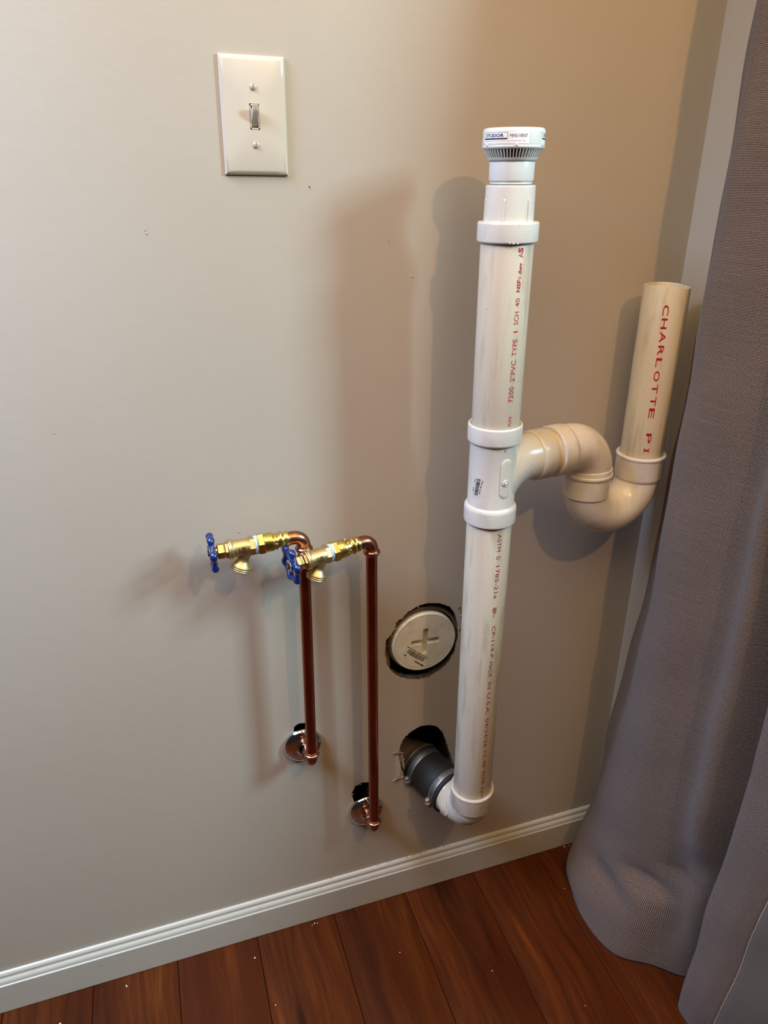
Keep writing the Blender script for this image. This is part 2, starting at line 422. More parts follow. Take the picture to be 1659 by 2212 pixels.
for (x0, z0), (x1, z1), w_ in (((0.4865, 0.3435), (0.5055, 0.3385), 0.0030), ((0.5030, 0.3365), (0.5065, 0.3040), 0.0030), ((0.4860, 0.2800), (0.5060, 0.2830), 0.0040), ((0.5955, 0.6190), (0.6045, 0.6030), 0.0028)):
    n_ = 7; L_ = sqrt((x1 - x0) ** 2 + (z1 - z0) ** 2); nx, nz = -(z1 - z0) / L_, (x1 - x0) / L_
    for k in range(n_):
        t0_, t1_ = k / n_, (k + 1.15) / n_; ww = w_ * sin(pi * (k + 0.9) / (n_ + 0.8))
        a_ = (x0 + (x1 - x0) * t0_, z0 + (z1 - z0) * t0_); b_ = (x0 + (x1 - x0) * t1_, z0 + (z1 - z0) * t1_)
        j1, j2 = ww * rt.uniform(.5, 1.2), ww * rt.uniform(.5, 1.2); h_ = rt.uniform(.0006, .0022)
        shard(bm, [(a_[0] - nx * j1, a_[1] - nz * j1), (b_[0] - nx * j2, b_[1] - nz * j2), (b_[0] + nx * j1, b_[1] + nz * j1, h_), (a_[0] + nx * j2, a_[1] + nz * j2, h_)], bulge=rt.uniform(.0003, .0016))
part('torn_drywall_paper', bm, MPAPER, wall, label='brown torn paper curling at the hole edges', angle=15)
bm = bmesh.new()   # the loosened flap between the two tears, still painted
shard(bm, [(0.4905, 0.3400), (0.4975, 0.3330, .002), (0.5000, 0.3180, .003), (0.5010, 0.302, .003), (0.4990, 0.2885, .002), (0.4905, 0.2845), (0.4865, 0.312)], y0=0.0004, bulge=0.0010)
part('loose_paint_flap', bm, MWALL, wall, angle=80)
# small paint nubs and dark nicks
bm = bmesh.new()
for x, z in [(0.064, 0.966), (0.198, 1.187), (0.199, 1.183), (0.512, 1.124), (0.267, 0.803), (0.547, 0.668), (0.546, 0.661), (0.25, 0.26), (0.545, 0.645), (0.29, 0.455), (0.62, 0.27), (0.70, 0.235)]:
    ball(bm, (x, -0.0002, z), 0.0011, (random.uniform(.6, 1.6), 0.45, random.uniform(.6, 1.8)), 1)
part('paint_nubs', bm, MWALL, wall, kind='stuff')
bm = bmesh.new()
for x, z, r in [(0.385, 1.228, .0010), (0.386, 1.2255, .0006), (0.481, 1.166, .0007), (0.549, 1.019, .0006), (0.519, 0.199, .0010), (0.417, 0.392, .0008), (0.4175, 0.388, .0008), (0.559, 0.545, .0004), (0.606, 0.318, .0010), (0.61, 0.3175, .0011), (0.52, 0.2, .0007), (0.51, 0.122, .0009), (0.56, 0.40, .0006), (0.60, 0.388, .0006)]:
    ball(bm, (x, 0.0001, z), r, (1, 0.3, 1.4), 1)
part('wall_nicks', bm, MDARK, wall, kind='stuff')

# right wall stub with opening beyond it, ceiling
bm = bmesh.new(); box(bm, (CORNX, -0.14, 0), (CORNX + 0.11, 0.0, ZT)); box(bm, (CORNX, -2.4, 2.03), (CORNX + 0.11, -0.14, ZT)); box(bm, (CORNX, -2.4, 0), (CORNX + 0.11, -2.1, 2.03))
for f in bm.faces: f.smooth = False
part('wall_right', bm, MWALL, kind='structure', angle=20)

# floor
bm = bmesh.new(); box(bm, (-1.5, -2.4, -0.03), (CORNX + 1.0, 0.013, -0.016))
floor = part('floor', bm, MDARK, kind='structure')
seams = [-1.031, -0.891, -0.751, -0.611, -0.471, -0.331, -0.191, -0.051, 0.087, 0.226, 0.368, 0.508, 0.647, 0.7875, 0.928, 1.068]
for i in range(len(seams) - 1):
    x0, x1 = seams[i] + 0.0005, seams[i + 1] - 0.0005
    y1 = -0.0002
    cuts = [(-2.4, y1)] if i % 3 else [(-2.4, -1.12), (-1.119, y1)]
    for (a, b) in cuts:
        bm = bmesh.new(); box(bm, (x0, a, -0.0155), (x1, b, 0.0), 0.0008)
        part('plank', bm, MWOOD, floor)

# baseboard on the back wall
def prof_extrude(bm, prof, x0, x1):
    rings(bm, [[Vector((x, p[0], p[1])) for p in prof] for x in (x0, x1)])
bprof = [(-0.0005, 0.0012), (-0.0130, 0.0012), (-0.0130, 0.0612), (-0.0122, 0.0622), (-0.0112, 0.0626), (-0.0108, 0.0640), (-0.0106, 0.0668), (-0.0098, 0.0690), (-0.0082, 0.0708), (-0.0066, 0.0720), (-0.0060, 0.0732), (-0.0058, 0.0748), (-0.0062, 0.0762), (-0.0058, 0.0785), (-0.0044, 0.0806), (-0.0026, 0.0818), (-0.0005, 0.0822)]
bm = bmesh.new(); prof_extrude(bm, bprof, XL, CORNX - 0.0005)
base = part('baseboard_back', bm, MTRIM, kind='structure', angle=25)
bm = bmesh.new()
for _ in range(60):
    x = random.choice([random.gauss(0.55, 0.06), random.uniform(0.35, 0.9)]); top = random.random() < 0.6
    if top: ball(bm, (x, -0.0022, 0.0824), random.uniform(0.0004, 0.0010), (1.5, 0.5, 0.8), 1)
    else: ball(bm, (x, -0.0108, random.uniform(0.0635, 0.069)), random.uniform(0.0003, 0.0006), (1.3, 0.5, 1), 1)
part('dirt_specks', bm, MDARK, base, kind='stuff')
# white specks on the floor
bm = bmesh.new()
for x, y in [(0.002, -0.03), (0.003, -0.032), (-0.13, -0.10), (-0.128, -0.098), (0.236, -0.14), (0.216, -0.05), (-0.10, -0.06), (0.325, -0.022), (0.33, -0.020), (0.335, -0.021), (0.80, -0.10), (0.72, -0.3), (0.60, -0.20), (0.46, -0.12), (0.21, -0.20), (0.86, -0.017), (0.85, -0.016)]:
    ball(bm, (x, y, 0.0006), random.uniform(0.0006, 0.0013), (1.3, 1, 0.6), 1)
o = part('paint_chips', bm, MLABEL, kind='stuff'); o['label'] = 'tiny white paint chips scattered on the wooden floor by the baseboard'; o['category'] = 'debris'

# ------------------------------------------------------------------ light switch
SX, SZ = 0.3268, 1.2979
sw = thing('light_switch', 'off-white toggle light switch plate with two slotted screws, high on the wall', 'light switch', (SX, 0, SZ))
sw.rotation_euler = (0, radians(1.2), 0)
def bevel_plate():
    w, h = 0.0350, 0.0572; sl = (0.0052, 0.0125)
    loops = [(w, h, -0.0002), (w, h, -0.0022), (w - 0.0006, h - 0.0006, -0.0032), (w - 0.0035, h - 0.0035, -0.0052), (w - 0.0050, h - 0.0050, -0.0056), (sl[0], sl[1], -0.0056), (sl[0], sl[1], -0.0015)]
    bm = bmesh.new()
    def lp(a, b, y, n=6):
        out = []
        for (x0, z0, x1, z1) in ((-a, -b, a, -b), (a, -b, a, b), (a, b, -a, b), (-a, b, -a, -b)):
            out += [Vector((x0 + (x1 - x0) * i / n, y, z0 + (z1 - z0) * i / n)) for i in range(n)]
        return out
    rings(bm, [lp(*l) for l in loops], True, False); return bm
bm = bevel_plate(); part('plate', bm, MPLATE, sw, angle=28)
bm = bmesh.new(); box(bm, (-0.0062, -0.0018, -0.0135), (0.0062, -0.0012, 0.0135)); part('switch_slot', bm, m_simple('slot_grey', srgb(70, 62, 55), 0.7), sw)
bm = bmesh.new()
for lo, hi in (((-0.0048, -0.0058, -0.0121), (-0.0038, -0.0015, 0.0121)), ((0.0038, -0.0058, -0.0121), (0.0048, -0.0015, 0.0121)), ((-0.0048, -0.0058, -0.0121), (0.0048, -0.0015, -0.0106)), ((-0.0048, -0.0058, 0.0106), (0.0048, -0.0015, 0.0121))): box(bm, lo, hi)
part('switch_frame', bm, MPLATE, sw)
bm = bmesh.new()   # lever pointing up and out
loops = []
for t_, (y, z, hx, hz) in enumerate([(-0.0015, -0.002, 0.0036, 0.0075), (-0.0060, 0.0005, 0.0035, 0.0068), (-0.0125, 0.0062, 0.0031, 0.0042), (-0.0150, 0.0085, 0.0028, 0.0032), (-0.0156, 0.0090, 0.0020, 0.0022)]):
    loops.append([Vector((sx * hx, y - (0.0012 if sz > 0 else 0), z + sz * hz)) for sx, sz in ((-1, -1), (1, -1), (1, 1), (-1, 1))])
rings(bm, loops); bmesh.ops.bevel(bm, geom=list(bm.edges), offset=0.0004, segments=2, affect='EDGES')
part('toggle', bm, MPLATE, sw, angle=40)
for dz in (0.0279, -0.0274):
    bm = bmesh.new(); lathe(bm, cham([(0.0001, 0.0052), (0.0034, 0.0052), (0.0034, 0.0060), (0.0022, 0.0072), (0.0001, 0.0075)], 0.0004), (0, 0, dz), (0, -1, 0), 24)
    s_ = part('screw', bm, MSCREW, sw)
    bm = bmesh.new(); box(bm, (-0.0004, -0.0077, dz - 0.0031), (0.0004, -0.0058, dz + 0.0031)); part('screw_slot', bm, m_simple('slot_shadow', srgb(120, 108, 94), 0.6), s_)

# ------------------------------------------------------------------ PVC drain stack
AX, AY = 0.5862, -0.108
RP = 0.0301
st = thing('drain_stack', 'tall white plastic drain pipe stack with side trap and red printing', 'drain pipe', (AX, AY, 0.2))
ctr = (AX, AY)
def vl(prof, c=0.0007, x=AX, y=AY, seg=64):
    bm = bmesh.new(); lathe(bm, cham(prof, c), (x, y, 0), (0, 0, 1), seg); return bm
low = wpart('lower_pipe', vl([(0.001, 0.315), (RP, 0.315), (RP, 0.84), (0.001, 0.84)]), MPIPE, st)
upp = wpart('upper_pipe', vl([(0.001, 0.945), (RP, 0.945), (RP, 1.185), (0.001, 1.185)]), MPIPE, st)
RT = 0.0308; RH = 0.0345
tee_bm = vl([(0.001, 0.8235), (RH - 0.0006, 0.8235), (RH, 0.8250), (RH, 0.8440), (RT + 0.0022, 0.8475), (RT, 0.8490), (RT, 0.9335), (RH - 0.001, 0.9350), (RH, 0.9370), (RH, 0.9565), (RH - 0.0012, 0.9580), (RP + 0.0012, 0.9580), (RP + 0.0006, 0.9560), (0.001, 0.9560)], 0.0008)
tee = wpart('sanitary_tee', tee_bm, MFIT, st)
ea = radians(10); E1 = Vector((cos(ea), sin(ea), 0)); UP = Vector((0, 0, 1)); A0 = Vector((AX, AY, 0))
BZ = 0.9020   # branch axis height
def S(s, z): return A0 + E1 * s + UP * z
# swept branch of the tee
bm = bmesh.new()
R_ = 0.052
pts = [S(R_, BZ - R_) + (-E1) * R_ * cos(a) + UP * R_ * sin(a) for a in [radians(90) * i / 14 for i in range(15)]]
pts = [S(0, BZ - R_ - 0.004)] + pts + [S(0.060, BZ)]
sweep(bm, pts, [0.0285] + [0.0287 + 0.0022 * (i / 15) for i in range(15)] + [0.0312], 48)
lathe(bm, cham([(0.020, 0.059), (0.0322, 0.0595), (0.0340, 0.0625), (0.0340, 0.0815), (0.0330, 0.0825), (0.0305, 0.0825), (0.02, 0.082)], 0.0007), S(0, BZ), E1, 56)
wpart('tee_branch', bm, MFIT, st, tee)
# stub of pipe between the tee and the trap elbow
bm = bmesh.new(); lathe(bm, [(0.02, 0.080), (0.0303, 0.080), (0.0303, 0.100), (0.02, 0.100)], S(0, BZ), E1, 48)
wpart('branch_stub', bm, MSTUB, st)
# trap elbow
SL = 0.1665; RB = 0.040
bm = bmesh.new()
lathe(bm, cham([(0.020, 0.0925), (0.0305, 0.0925), (0.0335, 0.0925), (0.0350, 0.0940), (0.0350, 0.1130), (0.0338, 0.1160), (0.0322, 0.1185), (0.02, 0.1185)], 0.0008), S(0, BZ), E1, 56)
pts = [S(0.115, BZ)] + [S(SL - RB, BZ - RB) + UP * RB * cos(a) + E1 * RB * sin(a) for a in [radians(90) * i / 16 for i in range(17)]] + [S(SL, 0.862)]
sweep(bm, pts, 0.0325, 48)
lathe(bm, cham([(0.02, 0.8690), (0.0325, 0.8690), (0.0338, 0.8670), (0.0340, 0.8610), (0.0352, 0.8600), (0.0352, 0.8565), (0.0340, 0.8555), (0.02, 0.8555)], 0.0006), S(SL, 0), UP, 56)
elb = wpart('trap_elbow', bm, MTRAP, st)
bm = bmesh.new(); q = S(SL - RB, BZ - RB) + (UP * cos(radians(62)) + E1 * sin(radians(62))) * (RB + 0.033); ball(bm, q, 0.0032, (1, 1, 1.3), 2)
wpart('mould_nub', bm, MTRAP, st, elb)
# U bend with hubs
SR = 0.268; UC = (SL + SR) / 2; UR = (SR - SL) / 2; UZ = 0.838
bm = bmesh.new()
pts = [S(SL, 0.846), S(SL, 0.842)] + [S(UC, UZ) - E1 * UR * cos(a) - UP * UR * sin(a) for a in [pi * i / 28 for i in range(29)]] + [S(SR, 0.842), S(SR, 0.846)]
sweep(bm, pts, 0.0318, 52)
bm2 = [(0.02, 0.8230), (0.0316, 0.8240), (0.0334, 0.8265), (0.0334, 0.8560), (0.0326, 0.8570), (0.02, 0.8570)]
lathe(bm, cham(bm2, 0.0006), S(SL, 0), UP, 56)
lathe(bm, cham([(0.02, 0.8300), (0.0330, 0.8320), (0.0342, 0.8360), (0.0344, 0.8650), (0.0356, 0.8662), (0.0356, 0.8690), (0.0345, 0.8702), (0.0308, 0.8702), (0.0306, 0.8692), (0.02, 0.8692)], 0.0006), S(SR, 0), UP, 56)
ub = wpart('trap_bend', bm, MTRAP, st)
# open-topped standpipe
bm = bmesh.new(); sxy = S(SR, 0)
prof = [(0.0262, 0.90), (0.0262, 1.1045), (0.0268, 1.1055), (0.0296, 1.1055), (RP, 1.1045), (RP, 0.850), (0.0262, 0.850), (0.0262, 0.90)]
lathe(bm, prof, sxy, UP, 64, caps=False)
for v in bm.verts:
    if v.co.z > 1.1: v.co.z += 0.0012 * sin(atan2(v.co.y - sxy.y, v.co.x - sxy.x) * 2) - 0.0015 * (v.co.x - sxy.x) / RP
sp = wpart('standpipe', bm, MPIPE, st)
# bottom elbow
hz = 0.283; D2 = Vector((-0.30, 0.954, 0)).normalized(); RE = 0.034
bm = bmesh.new(); ct = Vector((AX, AY, 0)) + D2 * RE + UP * (hz + RE - 0.0) ; 
pts = [Vector((AX, AY, 0.325))] + [ct - D2 * RE * cos(a) - UP * RE * sin(a) for a in [radians(90) * i / 14 for i in range(15)]] + [Vector((AX, AY, hz)) + D2 * 0.0470]
sweep(bm, pts, [0.0312] * 5 + [0.0318] * 3 + [0.0325] * 8 + [0.0325], 48)
lathe(bm, cham([(0.02, 0.3080), (0.0326, 0.3082), (0.0345, 0.3090), (0.0347, 0.3390), (0.0352, 0.3400), (0.0352, 0.3425), (0.0340, 0.3440), (0.0309, 0.3440), (0.0304, 0.3430), (0.02, 0.3430)], 0.0006), (AX, AY, 0), UP, 64)
lathe(bm, cham([(0.02, 0.045), (0.0330, 0.0455), (0.0335, 0.0480), (0.0335, 0.0485), (0.02, 0.0485)], 0.0006), (AX, AY, hz), D2, 48)
be = wpart('bottom_elbow', bm, MELB, st)
# cement smears
bm = bmesh.new()
for s_, r_, w_ in ((0.026, 0.0345, 0.012), (0.032, 0.0348, 0.008), (0.037, 0.0350, 0.010), (0.042, 0.0348, 0.010)):
    a_, u_, v_ = frame(D2); o_ = Vector((AX, AY, hz)) + D2 * s_
    pl = []
    for i in range(14):
        t_ = radians(-110 + i * 12); c_ = o_ + (Vector((-0.954, -0.30, 0)) * cos(t_) + UP * sin(t_)) * (r_ - 0.0036) + D2 * (0.006 * sin(i * 0.9 + s_ * 90)); pl.append(c_)
    sweep(bm, pl, [0.001 + 0.0026 * sin(pi * i / 13) for i in range(14)], 10)
ball(bm, (AX - 0.003, AY + 0.018, 0.2520), 0.0022, (1.6, 1, 0.8), 2)
wpart('cement_smear', bm, MELB, st, be)
# fitting on top: threaded adapter with collar and ribs
bm = vl([(0.001, 1.1715), (RH - 0.001, 1.1715), (RH, 1.1730), (RH, 1.1915), (RH - 0.0012, 1.1930), (0.0280, 1.1930), (0.0277, 1.1945), (0.0272, 1.2290), (0.0262, 1.2300), (0.0252, 1.2300), (0.0252, 1.2280), (0.001, 1.2280)], 0.0006)
ada = wpart('pipe_adapter', bm, MFIT, st)
b0 = atan2(CP.y - AY, CP.x - AX)
for k in range(6):
    a_ = b0 + radians(-12 + (60 if k else 0) * k); d_ = Vector((cos(a_), sin(a_), 0)); t_ = Vector((-sin(a_), cos(a_), 0))
    bm = bmesh.new(); pr = []
    for z, o_ in ((1.1930, 0.0289), (1.2150, 0.0285), (1.2168, 0.0275)):
        pr.append([Vector((AX, AY, z)) + d_ * r + t_ * s * 0.0009 for r, s in ((0.0265, -1), (0.0265, 1), (o_, 1), (o_, -1))])
    rings(bm, pr); bmesh.ops.bevel(bm, geom=list(bm.edges), offset=0.0003, segments=1, affect='EDGES')
    wpart('rib', bm, MFIT, st, ada)
bm = bmesh.new()
for a_, z_, r_ in ((-12, 1.188, .0014), (40, 1.186, .0014), (34, 1.182, .0012), (-62, 1.167, .0016), (-63, 1.1645, .0014), (5, 1.1725, .0012), (12, 1.1722, .0016), (20, 1.1722, .0012), (50, 0.795, .0012), (51, 0.7925, .001)):
    R2 = RH if z_ > 1.17 else RP
    th = b0 + radians(a_); ball(bm, (AX + (R2 - r_ * .45) * cos(th), AY + (R2 - r_ * .45) * sin(th), z_), r_ * .75, (1, 1, random.uniform(.7, 1.3)), 2)
wpart('cement_beads', bm, MGLUE, st, kind='stuff')

# prints
pr_u = bmesh.new()
for s_, z0, z1, a_, w_, b_ in [('7200', .9915, 1.0107, 33, 12.5, 0), ('2"PVC', 1.0171, 1.0424, 33.3, 12.5, 0), ('TYPE', 1.0476, 1.0677, 33.1, 11.5, 0), ('I', 1.0747, 1.0768, 32.8, 11, 0), ('SCH', 1.0839, 1.0986, 32.4, 11, 0), ('40', 1.1041, 1.1134, 32.3, 10.5, 0), ('NSF', 1.1202, 1.1334, 32, 9.5, 0.03), ('®', 1.1342, 1.1372, 33, 7, 0.02), ('dwv', 1.1394, 1.1516, 33, 9, 0.03), ('A', 1.1570, 1.1622, 32.5, 11, 0.0), ('S', 1.1622, 1.1675, 31.5, 12, 0.04), ('PLPA', .9617, .9745, 34.9, 8, 0)]:
    axial_text(pr_u, s_, ctr, RP, z0, z1, a_, w_, b_)
wpart('red_lettering', pr_u, MRED, st, upp, fin=False, label='small red printed lettering running up the pipe')
pr_l = bmesh.new()
for s_, z0, z1, a_, w_, b_ in [('ASTM', .8142, .7883, 30, 11, 0), ('D', .781, .7759, 30.1, 11, 0), ('1785-21a', .7668, .7157, 30.3, 11, 0), ('®', .6889, .6850, 28.5, 5, 0.02), ('CP-114-P', .6704, .6162, 31.7, 10.5, 0), ('MADE', .6095, .583, 30.6, 10.5, 0), ('IN', .5732, .5617, 30.6, 10.5, 0), ('U.S.A.', .5537, .5139, 31.1, 10.5, 0), ('04/24/26', .506, .4506, 31.7, 10.5, 0), ('15.48', .4423, .4094, 32.1, 10.5, 0), ('PLPA', .4013, .374, 32.2, 10.5, 0), ('EXT*', .3673, .3393 + .005, 32.2, 10.5, 0)]:
    axial_text(pr_l, s_, ctr, RP, z0, z1, a_, w_, b_)
def shield(dst):    # small certification shield: hatched tile shape
    for i in range(7):
        t_ = i / 7; zz = .7007 + (.6898 - .7007) * t_; w_ = 11 * sqrt(max(0.05, 1 - (t_ * 1.05) ** 3))
        cyl_rect(dst, ctr, RP + 0.00015, 30.2 - w_ / 2, 30.2 + w_ / 2, zz - 0.0009, zz, 4)
    for s_ in (-5, 4): cyl_rect(dst, ctr, RP + 0.00015, 30.2 + s_, 31.2 + s_, .6935, .7007, 2)
shield(pr_l)
wpart('red_lettering', pr_l, MREDD, st, low, fin=False, label='small dull red printed lettering running down the pipe')
for s_, z0, z1, a_ in [('C', 1.0846, 1.0708, 5.3), ('H', 1.0675, 1.0535, 6.2), ('A', 1.0501, 1.0359, 7.8), ('R', 1.0319, 1.0185, 8), ('L', 1.0151, 1.0026, 8), ('O', .9974, .9831, 8.3), ('T', .9795, .9661, 8.9), ('T', .9619, .9483, 9.6), ('E', .9452, .9308, 10.2), ('P', .9087, .8938, 12.6)]:
    pr_s = bmesh.new(); axial_text(pr_s, s_, (sxy.x, sxy.y), RP, z0, z1, a_, 14.2, 0.012)
    wpart('red_letter', pr_s, MRED, st, sp, fin=False)
pr_s = bmesh.new(); sc_ = (sxy.x, sxy.y)      # the serifed I, cut off by the hub
cyl_rect(pr_s, sc_, RP + 0.00015, 5.5, 7.3, 0.8795, 0.8868, 2); cyl_rect(pr_s, sc_, RP + 0.00015, 17.0, 18.8, 0.8795, 0.8868, 2); cyl_rect(pr_s, sc_, RP + 0.00015, 7.0, 17.2, 0.8818, 0.8845, 4)
wpart('red_letter', pr_s, MRED, st, sp, fin=False)

# barcode sticker and pad on the tee
bm = bmesh.new(); cyl_rect(bm, ctr, RT + 0.00012, -52, -24, 0.8640, 0.8945, 8, 3)
stk = wpart('barcode_sticker', bm, MFIT, st, tee, fin=False)
bm = bmesh.new(); z = 0.8668; rb = random.Random(3)
while z < 0.8900:
    h_ = rb.choice([.0003, .0006, .0009]); t_ = (z - 0.8668) / .023
    cyl_rect(bm, ctr, RT + 0.0003, -43 + 6 * t_, -33 + 6.5 * t_, z, z + h_, 3); z += h_ + rb.choice([.0003, .0004, .0006])
wpart('barcode', bm, MBLACK, st, tee, fin=False); bm = bmesh.new()
for a_, z_, h_ in ((-47.5, .8710, .0016), (-47, .8730, .0014), (-46.5, .8750, .0018), (-43, .8845, .0032), (-41.5, .8885, .0014), (-28, .8700, .0030), (-27, .8745, .0020), (-25.5, .8785, .0034), (-23.5, .8840, .0022), (-22, .8870, .0020)):
    cyl_rect(bm, ctr, RT + 0.0003, a_ - 0.9, a_ + 0.9, z_, z_ + h_, 2, 0.5)
cyl_rect(bm, ctr, RT + 0.0003, 26.0, 27.2, 0.9285, 0.9320, 2, 2.0)
wpart('sticker_print', bm, MBLACK, st, tee, fin=False, kind='stuff')
bm = bmesh.new(); N = 40; Lp = []
for k in range(N):
    t_ = 2 * pi * k / N; Lp.append((cos(t_) * 13, (0.0185 * (1 if sin(t_) > 0 else -1) + sin(t_) * 0.0072)))
def pad_pt(a_, z_, r_):
    th = b0 + radians(a_); return Vector((AX + r_ * cos(th), AY + r_ * sin(th), z_))
lo_ = [[pad_pt(34 + a_ * k, 0.892 + z_ * k, r_) for a_, z_ in Lp] for k, r_ in ((1.05, RT - 0.0005), (1.04, RT + 0.0004), (0.97, RT + 0.0011), (0.90, RT + 0.0011))]
rings(bm, lo_, False, False)
# top of the pad as strips that follow the curve
for i in range(N // 4): pass
vs = []
for j in range(13):
    z_ = -0.0255 + 0.051 * j / 12; row = []
    zz = max(0, abs(z_) - 0.0185); wv = 12.2 * sqrt(max(0, 1 - (zz / 0.0072) ** 2)) if zz < 0.0072 else 0.0
    for i in range(9): row.append(bm.verts.new(pad_pt(34 + wv * (i / 4 - 1) * 1.0, 0.892 + z_ * 0.97, RT + 0.0011)))
    vs.append(row)
for j in range(12):
    for i in range(8): bm.faces.new((vs[j][i], vs[j][i + 1], vs[j + 1][i + 1], vs[j + 1][i]))
wpart('raised_pad', bm, MFIT, st, tee)
bm = bmesh.new(); th = b0 + radians(33); d_ = Vector((cos(th), sin(th), 0))
lathe(bm, cham([(0.001, 0.0), (0.0042, 0.0), (0.0042, 0.0014), (0.0030, 0.0016), (0.0030, 0.0008), (0.0022, 0.0008), (0.0018, 0.0026), (0.0003, 0.0032)], 0.0002), Vector((AX, AY, 0.8868)) + d_ * (RT + 0.0008), d_, 24)
wpart('moulded_button', bm, MFIT, st, tee)

# ------------------------------------------------------------------ air vent valve
av = thing('air_vent_valve', 'grey-white air admittance vent cap with blue brand label screwed on top of the stack', 'vent valve', (AX, AY, 1.2305))
bm = vl([(0.001, 1.2305), (0.0228, 1.2305), (0.0234, 1.2316), (0.0228, 1.2326), (0.0236, 1.2336), (0.0243, 1.2345), (0.0246, 1.2530), (0.001, 1.2530)], 0.0004)
wpart('neck', bm, MVENT, av)
bm = vl([(0.0205, 1.2530), (0.0248, 1.2530), (0.0225, 1.2545), (0.0225, 1.2560), (0.0275, 1.2650), (0.0200, 1.2652)], 0.0002)
wpart('vent_core', bm, MVENTD, av)
bm = bmesh.new(); nf = 56
for k in range(nf):
    a_ = 2 * pi * k / nf; d_ = Vector((cos(a_), sin(a_), 0)); t_ = Vector((-sin(a_), cos(a_), 0)); w_ = 0.00062
    rings(bm, [[Vector((AX, AY, z)) + d_ * r + t_ * s * w_ for r, s in ((ri, -1), (ri, 1), (ro, 1), (ro, -1))] for z, ri, ro in ((1.2545, 0.0240, 0.0262), (1.2570, 0.0252, 0.0276), (1.2660, 0.0296, 0.0325))])
wpart('vent_fins', bm, MVENT, av, kind='stuff')
bm = vl([(0.0200, 1.2535), (0.0252, 1.2535), (0.0262, 1.2548), (0.0275, 1.2568), (0.0262, 1.2566), (0.0200, 1.2556)], 0.0002)
wpart('vent_ring', bm, MVENT, av)
bm = vl([(0.001, 1.2650), (0.0322, 1.2650), (0.0332, 1.2662), (0.0334, 1.2672), (0.0330, 1.2684), (0.0332, 1.2695), (0.0330, 1.2820), (0.0320, 1.2842), (0.0300, 1.2850), (0.001, 1.2850)], 0.0004)
capo = wpart('vent_cap', bm, MVENT, av)
for k in range(6):
    th = b0 + radians(6 + 60 * k); bm = bmesh.new(); ball(bm, (AX + 0.0332 * cos(th), AY + 0.0332 * sin(th), 1.2684), 0.0013, (1, 1, 1), 2)
    wpart('cap_clip', bm, MVENT, av, capo)
for off in (0, 126, -120):
    bm = bmesh.new(); cyl_rect(bm, ctr, 0.03325, -66 + off, 29 + off, 1.2700, 1.2815, 16)
    lb = wpart('brand_label', bm, MLABEL, av, capo, fin=False)
    RL = 0.03335
    bm = bmesh.new()
    cyl_rect(bm, ctr, RL, -63.5 + off, -11 + off, 1.28005, 1.28030, 12); cyl_rect(bm, ctr, RL, -64 + off, -11.5 + off, 1.2736, 1.2749, 12, 0.6)
    cyl_rect(bm, ctr, RL, -63.9 + off, -63.3 + off, 1.2740, 1.2803, 2); cyl_rect(bm, ctr, RL, -11.6 + off, -11.0 + off, 1.2742, 1.2803, 2)
    wpart('label_box', bm, MBLACK, av, capo, fin=False)
    bm = bmesh.new(); ring_text(bm, 'STUDOR', ctr, RL, -59 + off, -18 + off, 1.27575, 1.27885, 0.028)
    wpart('brand_lettering', bm, MNAVY, av, capo, fin=False)
    bm = bmesh.new(); ring_text(bm, 'MINI-VENT', ctr, RL, -7 + off, 25.5 + off, 1.27540, 1.27850, 0.0)
    wpart('model_lettering', bm, MNAVY, av, capo, fin=False)
    bm = bmesh.new(); ring_text(bm, 'Important: Do not remove. Use thread tape only', ctr, RL, -57 + off, 22 + off, 1.27165, 1.27275, 0.0)
    wpart('fine_print', bm, MRED, av, capo, fin=False)

